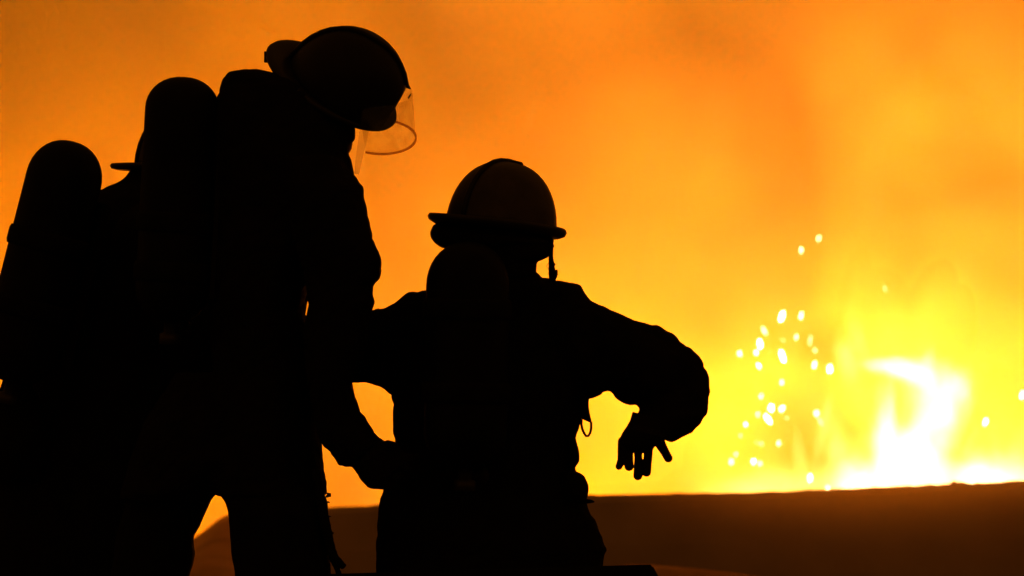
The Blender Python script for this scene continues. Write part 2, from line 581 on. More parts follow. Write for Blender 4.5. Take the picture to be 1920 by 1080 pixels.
# ---------------------------------------------------------------- sparks
SPARK = {b: glow("spark_" + n, (1.0, 0.78, 0.32), k) for b, n, k in ((3, "white", 70.0), (2, "pale", 34.0), (1, "yellow", 16.0), (0, "dim", 7.0))}
bm = bmesh.new()
bmesh.ops.create_icosphere(bm, subdivisions=2, radius=1.0)
spark_mesh = mesh_of(bm, "spark")
SPARKS = [  # px, py, half width, half height, lean, brightness, label
    (1502, 469, 5, 11, -6, 2, "long pale spark highest but one, alone above the cluster"),
    (1535, 447, 5, 9, 20, 1, "topmost yellow spark, alone high above the cluster"),
    (1659, 541, 4, 7, -20, 0, "faint spark alone above the peak of the flames"),
    (1848, 791, 7, 11, 18, 3, "bright white spark alone beside the thin leaning flame"),
    (1917, 741, 6, 8, 10, 3, "white spark alone at the picture's edge beyond the flames"),
    (1556, 692, 9, 10, 0, 3, "large round white spark between the cluster and the flames"),
    (1467, 668, 8, 14, -18, 3, "largest white spark with a tail in the middle of the cluster"),
    (1466, 593, 7, 10, 18, 3, "bright white spark at the cluster's top, the brighter of the upper pair"), (1502, 592, 6, 10, 14, 2, "pale spark at the cluster's top, beside the brighter white one"), (1433, 620, 4, 11, -28, 1, 'thin leaning yellow spark just above the bright white pair'), (1425, 645, 7, 11, -8, 3, "bright white spark above the round pale one in the cluster's upper side"),
    (1418, 661, 7, 8, 0, 2, 'pale round spark touching the underside of a bright white one'), (1387, 663, 5, 7, -12, 2, "pale spark alone on the cluster's outer side towards the elbow"), (1423, 686, 6, 10, -22, 2, 'pale leaning spark below the touching white pair'), (1493, 632, 5, 9, 6, 1, 'short upright yellow spark inside the upper cluster'),
    (1519, 638, 4, 14, 8, 0, 'long faint upright spark nearest the flames in the upper cluster'), (1528, 657, 5, 6, 0, 1, 'small round yellow spark under the long faint upright one'), (1527, 684, 5, 9, 10, 2, 'pale upright spark beside the largest white one, towards the flames'), (1466, 717, 5, 6, 0, 1, 'small lone yellow spark under the largest white one'),
    (1427, 743, 5, 6, 0, 2, 'pale round spark midway down the cluster, above the lower group'), (1446, 765, 8, 7, 0, 3, 'wide white spark, first of two side by side in the lower group'), (1466, 766, 8, 7, 30, 2, 'pale tilted spark, second of two side by side in the lower group'), (1421, 777, 5, 7, 0, 1, 'small yellow spark beside the large slanting white one'),
    (1440, 786, 7, 12, -34, 3, 'large slanting white spark in the lower group'), (1398, 796, 6, 6, 0, 2, "pale round spark on the lower group's outer side"), (1475, 784, 4, 4, 0, 0, 'tiny faint spark under the tilted pale one'), (1388, 817, 4, 5, 0, 0, 'faint spark below the pale round outer one'),
    (1419, 830, 5, 5, 0, 0, 'faint spark, first of a touching faint pair low in the cluster'), (1428, 832, 5, 5, 0, 0, 'faint spark, second of a touching faint pair low in the cluster'), (1460, 831, 6, 6, 0, 1, 'round yellow spark low in the cluster, by itself'), (1380, 852, 5, 5, 0, 1, 'yellow spark just above the lowest outer one'),
    (1371, 866, 6, 6, 0, 1, "yellow spark lowest on the cluster's outer edge, towards the hand"), (1413, 865, 8, 6, 0, 2, 'wide pale spark low over the wall, ahead of its faint tail'), (1425, 869, 7, 5, -20, 1, 'yellow smear of a spark trailing the wide pale one'), (1519, 896, 6, 7, 0, 3, "bright round white spark just above the wall's crest"),
    (1552, 915, 8, 6, 0, 2, "wide pale spark sitting on the wall's crest line"), (1531, 775, 9, 8, 0, 1, 'soft round yellow spark between cluster and flames'), (1538, 790, 5, 12, -25, 0, 'long faint spark hanging under the soft round yellow one'), (1468, 638, 4, 6, -20, 0, 'faint small spark above the largest white one'),
]
for i, (x, y, hw, hh, lean, b, lab) in enumerate(SPARKS):
    yy = 29.2 + 1.2 * math.sin(i * 1.7)
    o = bpy.data.objects.new("spark", spark_mesh if False else spark_mesh.copy())
    o.data.materials.append(SPARK[b])
    COL.objects.link(o)
    o.location = P(x, y, yy)
    o.rotation_euler = (0, math.radians(lean), 0)
    k = M(yy) * (0.36 + 0.16 * math.sin(i * 4.3) ** 2)
    o.scale = (hw * k, hw * k, hh * k * (1.3 + 0.7 * math.sin(i * 2.9) ** 2))
    tag(o, lab or "glowing spark among the cluster drifting beside the flames", "spark", "sparks drifting beside the fire")


# ---------------------------------------------------------------- people
def head(bm, C, fr):
    def q(f, s, u): return C + fr @ Vector((f, s, u))
    ell(bm, q(-.008, 0, .025), (.098, .076, .10), fr, 24)
    ell(bm, q(.030, 0, -.060), (.062, .060, .066), fr)
    ell(bm, q(.068, 0, -.098), (.026, .026, .022), fr)
    ell(bm, q(.088, 0, -.030), (.024, .013, .024), fr)
    ell(bm, q(.102, 0, -.043), (.014, .015, .011), fr)
    ell(bm, q(.074, 0, .020), (.022, .052, .012), fr)
    ell(bm, q(.084, 0, -.072), (.012, .024, .006), fr)
    ell(bm, q(.082, 0, -.082), (.012, .021, .007), fr)
    for s in (-1, 1):
        ell(bm, q(-.005, s * .078, -.018), (.020, .010, .032), fr)
        ell(bm, q(.060, s * .040, -.035), (.022, .020, .018), fr)


def eyes(C, fr, root):
    for s in (-1, 1):
        bm = bmesh.new()
        ell(bm, C + fr @ Vector((.078, s * .031, -.002)), (.012, .013, .010), fr)
        obj("eye", bm, MAT['eye'], root)


def helmet(root, C, fr, a=(.150, .128, .170), brim=(.182, .140), rear=.03, droop=0.02, thick=1.0, off=.010, fmax=9.0, shell='helmet'):
    """shell, brim, crest ridge, front holder under one part; C is the middle of the brim plane"""
    def q(f, s, u): return C + fr @ Vector((f, s, u))
    bm = bmesh.new()
    rs = []
    for k in range(13):
        t = k / 12 * math.pi / 2
        cu, su = math.cos(t) ** 0.85, math.sin(t)
        rs.append([q(min(fmax, off + a[0] * cu * math.cos(2 * math.pi * i / 32)), a[1] * cu * math.sin(2 * math.pi * i / 32), a[2] * su) for i in range(32)])
    rings(bm, rs)
    hm = obj("helmet", bm, MAT[shell], root)
    bm = bmesh.new()
    rs = []
    for i in range(48):
        th = 2 * math.pi * i / 48
        c, s = math.cos(th), math.sin(th)
        ln = 1.0 + rear * max(0, -c) ** 2
        d = -droop * abs(s) ** 2
        sec = []
        for rr, z in ((.62, .012), (.9, .011), (.98, .010 + d), (1.0, .004 + d), (.98, -.003 + d), (.9, -.007), (.62, -.002)):
            sec.append(q(brim[0] * rr * ln * c, brim[1] * rr * s, z * thick))
        rs.append(sec)
    ring_loop(bm, rs)
    obj("brim", bm, MAT['brim'], hm)
    bm = bmesh.new()
    pts, rad = [], []
    for k in range(15):
        t = math.radians(40 + k * 138 / 14)
        pts.append(q(off + (a[0] + .002) * abs(math.cos(t)) ** .85 * math.copysign(1, math.cos(t)), 0, (a[2] + .001) * math.sin(t)))
        rad.append(.007)
    tube(bm, pts, rad, 8)
    obj("crest", bm, MAT['helmet'], hm)
    return hm


def ring_loop(bm, rs):
    vs = [[bm.verts.new(p) for p in r] for r in rs]
    n, m = len(vs), len(vs[0])
    for i in range(n):
        for j in range(m):
            bm.faces.new((vs[i][j], vs[i][(j + 1) % m], vs[(i + 1) % n][(j + 1) % m], vs[(i + 1) % n][j]))


def boot(root, ankle, fwd):
    """boot with shaft, heel, toe and sole; ankle is the middle of the shaft's top"""
    f = Vector((fwd[0], fwd[1], 0)).normalized()
    fr = frame(f, (0, 0, 1))
    A = Vector((ankle[0], ankle[1], 0))
    def q(a, s, u): return A + fr @ Vector((a, s, u))
    bm = bmesh.new()
    rs = []
    for u, c, hl, hw in ((.004, .055, .145, .052), (.03, .055, .147, .054), (.05, .055, .140, .052), (.075, .035, .118, .050), (.10, .015, .085, .052), (.14, 0, .068, .056), (.22, -.005, .066, .062), (.30, -.005, .072, .066)):
        rs.append([q(c + hl * math.cos(2 * math.pi * i / 20), hw * math.sin(2 * math.pi * i / 20), u) for i in range(20)])
    rings(bm, rs)
    b = obj("boot", bm, MAT['boot'], root)
    bm = bmesh.new()
    rs = []
    for u, e in ((0.0, .004), (.024, .006), (.026, .002)):
        rs.append([q(.055 + (.147 + e) * math.cos(2 * math.pi * i / 24), (.054 + e) * math.sin(2 * math.pi * i / 24), u) for i in range(24)])
    rings(bm, rs)
    obj("sole", bm, MAT['trim'], b)


def cylinder_pack(label, top, base, r, Y, dom, strap_at, back):
    """breathing air cylinder with bands, valve, pressure gauge and back plate. top/base are picture places of the axis ends"""
    A, B = P(*top, Y), P(*base, Y)
    ax = (A - B)
    L = ax.length
    ax.normalize()
    root = empty("air_cylinder", B)
    tag(root, label, "air cylinder", "air cylinders worn on the firefighters' backs")
    prof = [(-.02, .012), (-.018, r * .45), (0, r * .72), (.03, r * .93), (.06, r)]
    for k in range(5): prof.append((.06 + (L - dom - .06) * (k + 1) / 5, r))
    for k in range(1, 10):
        t = k / 9 * math.pi / 2
        prof.append((L - dom + dom * math.sin(t), r * math.cos(t) ** 0.9))
    bm = bmesh.new()
    lathe(bm, B, ax, prof, 40)
    obj("tank_shell", bm, MAT['tank'], root)
    for s in strap_at:
        bm = bmesh.new()
        w = .024
        lathe(bm, B, ax, [(s - w, r * .9), (s - w, r + .004), (s - w * .6, r + .007), (s + w * .6, r + .007), (s + w, r + .004), (s + w, r * .9)], 40)
        obj("band", bm, MAT['webbing'], root)
    bm = bmesh.new()
    lathe(bm, B, ax, [(-.075, .020), (-.074, .026), (-.05, .026), (-.046, .016), (-.012, .016)], 16)
    v = obj("valve", bm, MAT['metal'], root)
    bm = bmesh.new()
    d = ax.orthogonal().normalized()
    lathe(bm, B - ax * .04, d, [(.012, .01), (.04, .01), (.041, .022), (.06, .022), (.061, .004)], 14)
    obj("hand_wheel", bm, MAT['trim'], v)
    # back plate towards the wearer
    bk = Vector(back)
    bk = (bk - ax * bk.dot(ax)).normalized()
    fr = frame(bk, ax)
    bm = bmesh.new()
    box(bm, B + ax * (L * .42) + bk * (r + .006), (.016, r * 1.7, L * .72), fr)
    bmesh.ops.bevel(bm, geom=bm.edges[:], offset=.006, segments=2, affect='EDGES')
    obj("back_plate", bm, MAT['trim'], root, smooth=False)
    return root, A, B, ax


def hand(bm, wrist, palm_end, across, curl_dir, size=1.0, spread=0.1, curl=0.5, thumb_side=1):
    """palm, four jointed fingers and a thumb as closed pieces to be melted together"""
    W, E = Vector(wrist), Vector(palm_end)
    d = (E - W).normalized()
    a = Vector(across)
    a = (a - d * a.dot(d)).normalized()
    n = Vector(curl_dir)
    n = (n - d * n.dot(d) - a * n.dot(a)).normalized()
    fr = Matrix((d, a, n)).transposed()
    ell(bm, (W + E) / 2, ((E - W).length * .62, .043 * size, .021 * size), fr)
    for k, (off, ln) in enumerate(((-.033, .062), (-.011, .078), (.011, .084), (.032, .074))):
        b0 = E + a * off * size - d * .012
        dirn = (d + a * (off * 3 * spread)).normalized()
        pts, rad = [b0], [.0105 * size]
        cur = 0.0
        for j, seg in enumerate((.42, .32, .26)):
            cur += curl * (.35 + .25 * j)
            step = dirn * math.cos(cur) + n * math.sin(cur)
            pts.append(pts[-1] + step * ln * seg * size * 1.1)
            rad.append((.0100 - .0010 * j) * size)
        limb(bm, pts, rad, 10)
    t0 = W + d * .02 + a * thumb_side * .034 * size
    pts = [t0, t0 + (d * .5 + a * thumb_side * .7 + n * .25).normalized() * .042 * size]
    pts.append(pts[-1] + (d * .8 + a * thumb_side * .3 + n * .5).normalized() * .032 * size)
    pts.append(pts[-1] + (d * .9 + a * thumb_side * .1 + n * .5).normalized() * .024 * size)
    limb(bm, pts, [.015 * size, .0125 * size, .0110 * size, .0095 * size], 10)


def skin_body(root, C, fr, J, voxel=.008):
    """one continuous body under the clothes; J: named joints in world metres"""
    bm = bmesh.new()
    head(bm, C, fr)
    neck = J['neck']
    limb(bm, [C + fr @ Vector((-.02, 0, -.05)), (C + fr @ Vector((-.025, 0, -.07)) + neck) / 2, neck], [.058, .056, .062])
    ch, pv = J['chest'], J['pelvis']
    rs = J['rshoulder'] if 'rshoulder' in J else None
    sp = (J['rs'] - J['ls']).normalized()
    up = (ch - pv).normalized()
    fr2 = frame(sp.cross(up), up)
    ell(bm, ch, (.095, .150, .19), fr2)
    ell(bm, (ch + pv) / 2, (.085, .125, .20), fr2)
    ell(bm, pv, (.095, .145, .12), fr2)
    limb(bm, [neck, ch + up * .05], [.06, .09])
    for s in ('r', 'l'):
        limb(bm, [ch + (J[s + 's'] - ch) * .5 + up * .05, J[s + 's'], J[s + 'e'], J[s + 'w']], [.056, .042, .033, .026])
        h = J[s + 'h']
        hand(bm, J[s + 'w'], h, J[s + 'a'], J[s + 'n'], .6, .1, J.get(s + 'c', .5), J.get(s + 't', 1))
        limb(bm, [pv + (J[s + 'p'] - pv) * .6, J[s + 'p'], J[s + 'k'], J[s + 'f']], [.08, .082, .055, .040])
        ft = J[s + 'f']
        f = J['toe'].copy(); f.z = 0; f.normalize()
        limb(bm, [Vector((ft.x, ft.y, .055)), Vector((ft.x, ft.y, .05)) + f * .15], [.038, .026])
    o = melt("body", bm, MAT['skin'], root, voxel, 2)
    eyes(C, fr, root)
    return o

def ankle(px, Y):
    p = P(px, 1400, Y)
    p.z = .09
    return p


def legs_loft(bm, hip, knee, ank, r=(.12, .10, .085), sh=(0, 0)):
    """loose trouser leg through world joints"""
    a = Vector(ank)
    tube(bm, [hip, hip.lerp(knee, .5), knee, knee.lerp(a, .5), a.lerp(knee, .12)], [r[0], (r[0] + r[1]) / 2, r[1], (r[1] + r[2]) / 2, r[2]], 18)


# ---- the tall firefighter who bows his head
T = empty("person", Vector((P(450, 900, 12.0).x, 12.0, 0)))
tag(T, "tall firefighter in helmet with raised clear visor, bowing over the shorter one", "person", "firefighters watching the fire")
tf = frame((.86, .06, -.51), (.43, -.50, .75))
hf = frame((.86, .10, -.51), (.48, -.10, .86))
TC = P(606, 186, 12.02) + hf @ Vector((.01, 0, -.035))
TJ = dict(neck=P(565, 265, 12.0), chest=P(510, 430, 12.0), pelvis=P(485, 800, 12.0),
          rs=P(606, 345, 11.9), re=P(620, 640, 11.82), rw=P(662, 825, 11.80), rh=P(722, 868, 11.79), ra=Vector((0.5, .3, .6)), rn=Vector((.3, .6, -.4)),
          ls=P(560, 330, 12.2), le=P(500, 640, 12.32), lw=P(590, 765, 12.28), lh=P(614, 785, 12.26), la=Vector((0, 1, .2)), ln=Vector((.2, 0, -1)),
          rp=P(505, 850, 11.9), rk=P(522, 1180, 11.88), rf=ankle(500, 11.9), lp=P(345, 850, 12.1), lk=P(252, 1150, 12.12), lf=ankle(255, 12.12), toe=Vector((1, .15, 0)))
skin_body(T, TC, hf, TJ)
bm = bmesh.new()
loft(bm, [H(150, 560, 640, 12.02, .09), H(180, 545, 650, 12.02, .105), H(215, 540, 662, 12.01, .108), H(245, 540, 667, 12.0, .108), H(262, 535, 666, 12.0, .108), H(272, 530, 655, 12.0, .108), H(296, 520, 650, 12.0, .11)], 22, 2)
melt('hood', bm, MAT['coat'], T, .005, 2, .002, 1.3, 30)
bm = bmesh.new()
loft(bm, [H(133, 436, 500, 12, .05), H(137, 426, 515, 12, .09), H(148, 419, 555, 12, .12), H(165, 415, 590, 12, .14), H(178, 410, 610, 12, .15), H(190, 402, 620, 12, .16), H(215, 395, 640, 12, .17),
          H(255, 390, 652, 12, .19), H(290, 390, 652, 12, .20), H(300, 390, 657, 12, .20), H(320, 390, 661, 12, .20), H(340, 390, 666, 12, .20),
          H(400, 390, 660, 12, .20), H(480, 390, 620, 12, .20), H(545, 390, 576, 12, .19), H(582, 390, 569.5, 12, .18), H(600, 392, 578, 12, .18), H(620, 395, 590, 12, .18), H(700, 400, 594, 12, .18),
          H(800, 398, 597, 12, .19), H(838, 392, 603.5, 12, .20), H(865, 385, 606, 12, .20), H(900, 378, 610, 12, .20), H(928, 385, 612, 12, .20)], 28, 2)
# coat skirt over the rear leg
loft(bm, [H(700, 330, 560, 12.03, .10), H(790, 270, 560, 12.03, .16), H(860, 245, 560, 12.03, .18), H(925, 225, 406, 12.05, .17), H(936, 224, 399, 12.05, .15)], 24, 2)
# near sleeve
A1 = 11.80
loft(bm, [(520, 298, 640, 292, 11.88, .11), (520, 330, 664, 330, 11.86, .12), (525, 352, 681, 349, 11.84, .125), (530, 375, 682, 372, 11.83, .125), (540, 412, 691, 410, 11.82, .12), (552, 450, 702, 450, 11.81, .115),
          (562, 486, 713.5, 484, A1, .10), (570, 520, 714, 518, A1, .10), (574, 536, 699, 538, A1, .10), (576, 552, 698, 552, A1, .10), (577, 564, 703, 566, A1, .10), (575, 583, 700, 577, A1, .10), (570, 600, 695, 600, A1, .10),
          (570, 640, 690, 640, A1, .10), (573, 700, 660, 712, A1, .095), (582, 740, 655, 724, A1, .085), (588, 776, 667, 744, A1, .08), (596, 812, 681, 777, A1, .08), (605, 838, 692, 800, A1, .075),
          (617, 846, 704, 815, A1, .07), (622, 858, 712, 824, A1, .068), (636, 876, 717, 830, A1, .062)], 22, 2)
# far sleeve
ls, le, lw = TJ['ls'], TJ['le'], TJ['lw']
tube(bm, [ls, ls.lerp(le, .5), le, le.lerp(lw, .5), lw.lerp(le, .1)], [.10, .09, .08, .07, .06], 16)
ell(bm, ls, (.10, .10, .10))
ell(bm, le, (.08, .08, .08))
# collar
loft(bm, [H(215, 500, 640, 12, .12), H(255, 480, 655, 12, .13), H(292, 470, 652, 12, .13)], 20, 2)
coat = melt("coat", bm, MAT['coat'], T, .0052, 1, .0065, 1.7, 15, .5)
bm = bmesh.new()
loft(bm, [H(840, 400, 580, 11.95, .12), H(900, 400, 596, 11.94, .12), H(925, 411, 607, 11.93, .12), H(940, 421, 614, 11.91, .12), H(960, 428, 615, 11.9, .12), H(1000, 430, 618, 11.9, .12),
          H(1030, 432, 619, 11.9, .12), H(1080, 441, 620, 11.9, .12), H(1200, 446, 612, 11.89, .11), H(1320, 440, 595, 11.89, .10), H(1480, 430, 565, 11.9, .095)], 22, 2)
loft(bm, [H(840, 300, 480, 12.1, .12), H(900, 255, 440, 12.1, .13), H(933, 240, 401, 12.1, .125), H(960, 230, 386, 12.1, .12), H(985, 222, 375, 12.1, .12), H(1006, 218, 362.5, 12.1, .12), H(1020, 216, 363, 12.1, .12),
          H(1036, 215, 366, 12.1, .12), H(1055, 212, 362, 12.1, .12), H(1080, 205, 354, 12.1, .12), H(1200, 200, 340, 12.11, .11), H(1320, 195, 325, 12.12, .10), H(1480, 190, 310, 12.12, .09)], 22, 2)
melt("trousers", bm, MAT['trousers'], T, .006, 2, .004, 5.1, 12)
boot(T, TJ['rf'], TJ['toe'])
boot(T, TJ['lf'], TJ['toe'])
# near glove: closed on the side of the shorter one's coat
bm = bmesh.new()
g1 = 11.78
loft(bm, [(618, 848, 706, 815, A1, .045), (630, 864, 716, 824, A1, .05), (646, 876, 724, 828, A1, .048), (660, 875, 735, 829, g1, .045), (667, 885, 745, 832, g1, .042), (676, 900, 752, 840, g1, .040), (689, 914.5, 760, 850, g1, .036), (700, 917, 768, 862, g1, .032)], 20, 2)
for k, (ax, ay, bx, by, cx, cy) in enumerate(((700, 907, 722, 909, 738, 902), (716, 892, 742, 893, 757, 888), (734, 874, 758, 877, 772, 873), (744, 856, 766, 860, 780, 857))):
    limb(bm, [P(ax, ay, g1 + .0), P(bx, by, g1 - .004), P(cx, cy, g1 + .02)], [.0125, .0115, .010], 12)
limb(bm, [P(715, 840, g1 - .02), P(728, 834, g1 - .03), P(739, 835, g1 - .02)], [.014, .012, .0095], 12)
melt("glove", bm, MAT['glove'], T, .0035, 2, .0015, 2.2, 40)
bm = bmesh.new()
hand(bm, TJ['lw'], TJ['lh'], TJ['la'], TJ['ln'], 1.05)
melt("glove", bm, MAT['glove'], T, .005, 1)
# helmet
HC = P(622, 163, 12.0)
hm = helmet(T, HC, tf, a=(.150, .128, .172), brim=(.178, .140), droop=.0, off=.030, thick=1.1, fmax=.158)
def hq(f, s, u): return HC + tf @ Vector((f, s, u))
bm = bmesh.new()                              # rear clip on the brim
box(bm, P(499, 107, 12.0), (.009, .03, .026))
obj("clip", bm, MAT['trim'], hm, smooth=False)
# the visor: a curved clear sheet hung from the front of the shell
def visor_ring(cx, cy, rx, ry, a0, a1, n, tilt=0.0, depth=.13):
    out = []
    for i in range(n + 1):
        a = math.radians(a0 + (a1 - a0) * i / n)
        ex, ey = rx * math.cos(a), ry * math.sin(a)
        px = cx + ex * math.cos(tilt) - ey * math.sin(tilt)
        py = cy + ex * math.sin(tilt) + ey * math.cos(tilt)
        out.append(P(px, py, 12.0 - depth * math.sin(a)))
    return out
def sheet(bm, top, bot, th):
    n = len(top)
    mid = sum(top, Vector()) / n
    def inn(p, q0):
        d = Vector((q0.x - p.x, q0.y - p.y, 0))
        return p + d.normalized() * th
    cb = sum(bot, Vector()) / n
    rs = []
    for i in range(n):
        t, b = top[i], bot[i]
        m1, m2 = t.lerp(b, .33), t.lerp(b, .67)
        ti, bi = inn(t, mid), inn(b, cb)
        rs.append([t, m1, m2, b, bi, bi.lerp(ti, .33), bi.lerp(ti, .67), ti])
    rings(bm, rs)
n = 40
bot = visor_ring(712, 256, 68, 32, -100, 112, n, math.radians(2), .12)
top = visor_ring(700, 172, 74, 26, -100, 112, n, math.radians(2), .12)
bm = bmesh.new()
sheet(bm, top, bot, .0016)
vz = obj("visor", bm, MAT['visor'], hm)
bm = bmesh.new()
lo = [p + Vector((0, 0, -.004)) for p in bot]
hi = [p + Vector((0, 0, .002)) for p in bot]
rs = []
for a, b in zip(hi, lo):
    c = (a + b) / 2 - Vector((P(712, 256, 12).x, 12, 0))
    c.z = 0
    c = c.normalized() * .0022
    rs.append([a + c, b + c, b - c, a - c])
rings(bm, rs)
obj("visor_rim", bm, MAT['visor_edge'], hm)
bm = bmesh.new()                              # visor clamp that catches the light
box(bm, P(768, 180, 11.99), (.004, .01, .011), tf)
obj("visor_clamp", bm, MAT['metal'], hm, smooth=False)
bm = bmesh.new()                              # hinge plate where the sheet meets the shell
limb(bm, [P(754, 158, 12.0), P(762, 160, 12.0), P(769, 166, 12.0)], [.010, .007, .002], 10)
obj("visor_hinge", bm, MAT['trim'], hm)
# milky strip hanging from the far side of the helmet
bm = bmesh.new()
s0 = [P(676, 232, 12.08), P(693, 240, 12.06), P(682, 288, 12.05), P(673, 327, 12.04), P(664, 326, 12.06), P(668, 285, 12.07)]
s1 = [p + Vector((0, .003, 0)) for p in s0]
va = [bm.verts.new(p) for p in s0]
vb = [bm.verts.new(p) for p in s1]
bm.faces.new(va); bm.faces.new(vb[::-1])
for i in range(6): bm.faces.new((va[i], va[(i + 1) % 6], vb[(i + 1) % 6], vb[i]))
obj("neck_strip", bm, MAT['film'], hm, smooth=False)
# frayed strap that hangs beside the near leg
bm = bmesh.new()
tube(bm, [P(592, 880, 11.84), P(600, 925, 11.82), P(606, 965, 11.82), P(615, 1005, 11.83), P(620, 1030, 11.84), P(628, 1046, 11.84), P(646, 1064, 11.84)], [.011, .012, .013, .012, .012, .010, .008], 8)
tube(bm, [P(612, 1000, 11.85), P(622, 1040, 11.85), P(630, 1062, 11.85), P(637, 1078, 11.85)], [.010, .009, .008, .007], 8)
for x, y, dx, dy in ((617, 925, 7, 3), (614, 932, 10, -3), (616, 941, 5, 2), (620, 968, 4, 3), (624, 1000, 3, -2), (618, 985, 6, -3)):
    tube(bm, [P(x - 5, y, 11.84), P(x + dx * .5, y + dy * .3, 11.84), P(x + dx, y + dy, 11.84)], [.004, .0028, .0008], 6)
melt("strap", bm, MAT['webbing'], T, .003, 1, .0018, 4.0, 60)

# ---- the shorter firefighter with the outstretched arm, seen from behind
R_ = empty("person", Vector((P(915, 900, 12.05).x, 12.05, 0)))
tag(R_, "shorter firefighter seen from behind, one arm stretched out with the hand hanging", "person", "firefighters watching the fire")
rf = frame((.66, .74, -.10), (.09, 0, 1))
RC = P(948, 425, 11.99)
RJ = dict(neck=P(950, 520, 12.0), chest=P(930, 640, 12.05), pelvis=P(905, 900, 12.05),
          rs=P(1065, 610, 12.05), re=P(1258, 722, 12.0), rw=P(1226, 790, 11.90), rh=P(1214, 808, 11.88), ra=Vector((1, .1, 0)), rn=Vector((0, -1, 0)), rc=.12, rt=1,
          ls=P(800, 625, 12.05), le=P(700, 650, 12.2), lw=P(630, 660, 12.08), lh=P(606, 668, 12.06), la=Vector((0, .4, 1)), ln=Vector((-.3, -.8, 0)),
          rp=P(975, 930, 12.05), rk=P(1000, 1220, 12.03), rf=ankle(1000, 12.06), lp=P(845, 930, 12.05), lk=P(830, 1220, 12.03), lf=ankle(822, 12.06), toe=Vector((.45, .9, 0)))
skin_body(R_, RC, rf, RJ)
bm = bmesh.new()
yb = 12.06
loft(bm, [H(496, 868, 1002, 12.0, .07), H(506, 862, 1006, 12.0, .08), H(514, 855, 1013, 12.01, .09), H(522, 848, 1018, 12.02, .10), H(526, 840, 1052, 12.03, .11), H(533, 822, 1074, 12.03, .12),
          H(546, 796, 1092, 12.04, .13), H(570, 772, 1100, yb, .14), H(640, 742, 1108, yb, .155), H(700, 735, 1108, yb, .16), H(742, 733.5, 1104, yb, .16), H(765, 735, 1100, yb, .16),
          H(790, 736, 1091, yb, .155), H(812, 738, 1084, yb, .155), H(830, 741, 1080, yb, .155), H(846, 741, 1085, yb, .155), H(862, 736, 1085, yb, .155), H(876, 730, 1080, yb, .155), H(890, 724, 1082, yb, .155),
          H(915, 718.5, 1090, yb, .155), H(924, 718, 1094, yb, .155), H(934, 712, 1098, yb, .16), H(952, 710.5, 1103, yb, .165), H(968, 710, 1113, yb, .17), H(990, 708, 1122, yb, .175),
          H(1010, 707, 1130, yb, .18), H(1031, 705, 1138, yb, .18), H(1038, 705, 1132, yb, .18), H(1066, 703, 1128, yb, .18), H(1078, 702, 1127, yb, .18)], 30, 2)
# outstretched sleeve
a0, a1 = 12.04, 11.97
loft(bm, [(1000, 540, 1000, 700, a0, .10), (1046, 526, 1058, 722, a0, .11), (1072, 529, 1085, 738, a0, .11), (1088, 536, 1100, 745, a0, .11), (1097, 549, 1110, 746, a0, .108), (1106, 559, 1127, 741.5, a0, .106),
          (1150, 579, 1137, 733, 12.02, .104), (1187, 598, 1145, 734.5, 12.01, .102), (1208, 605, 1148, 743, 12.0, .102), (1233, 611, 1160, 750, 12.0, .102), (1262, 630, 1175, 756.5, 11.99, .100), (1287, 648, 1190, 760, a1, .096),
          (1312, 673, 1196, 763, a1, .09), (1327, 699, 1198, 768, a1, .085), (1334, 735, 1196, 772, 11.95, .09), (1331, 758, 1193, 774, 11.94, .088), (1325, 778, 1190, 778, 11.92, .082),
          (1313, 799, 1187, 783, 11.91, .076), (1300, 814.5, 1183, 788, 11.90, .07), (1282, 822, 1181, 792, 11.89, .064), (1262, 829, 1181, 796, 11.88, .056)], 22, 2)
# the sleeve that reaches back to the tall one
loft(bm, [(850, 560, 850, 740, 12.05, .10), (800, 544, 800, 746, 12.06, .10), (778, 547.5, 765, 748, 12.08, .10), (760, 553, 733, 743, 12.10, .10), (740, 566.5, 711, 727, 12.13, .095), (720, 576, 690, 717.5, 12.16, .09),
          (700, 579, 668, 719, 12.19, .085), (676, 586, 652, 719, 12.17, .08), (655, 605, 640, 712, 12.13, .07), (640, 620, 626, 705, 12.10, .06)], 22, 2)
coat2 = melt("coat", bm, MAT['coat'], R_, .0052, 1, .0065, 8.3, 15, .5)
# pocket pouch, belt end, hanging strap with its loop
bm = bmesh.new()
loft(bm, [H(884, 1050, 1081, 12.0, .04), H(888, 1050, 1090, 12.0, .05), H(893, 1048, 1096, 12.0, .055), H(904, 1046, 1101, 12.0, .06), H(914, 1046, 1104, 12.0, .06), H(926, 1048, 1103, 12.0, .06), H(936, 1050, 1100, 12.0, .05), H(941, 1060, 1096, 12.0, .03)], 18, 2)
melt("pouch", bm, MAT['coat'], R_, .004, 1, .002, 2.0, 40)
bm = bmesh.new()
tube(bm, [P(1078, 938, 12.0), P(1100, 940, 12.0), P(1108, 940, 12.0), P(1114.5, 941, 12.0)], [.008, .006, .0045, .0015], 10)
obj("belt_end", bm, MAT['webbing'], R_)
bm = bmesh.new()
y0 = 11.99
loft(bm, [(1082, 735, 1106, 744, y0, .012), (1084, 752, 1104, 752, y0, .010), (1086, 764, 1104, 764, y0, .008), (1088, 776, 1106, 776, y0, .006), (1090, 784, 1109, 788, y0, .005), (1092, 786, 1109.5, 794, y0, .004)], 12, 2)
obj("strap", bm, MAT['webbing'], R_)
bm = bmesh.new()
lp = [P(1090.5, 786, y0), P(1090, 796, y0), P(1092, 805, y0), P(1095, 812, y0), P(1099, 817.5, y0), P(1103, 817.5, y0), P(1107, 811, y0), P(1108.5, 802, y0), P(1108.5, 791, y0)]
tube(bm, lp, .0032, 8)
obj("loop", bm, MAT['trim'], R_)
bm = bmesh.new()
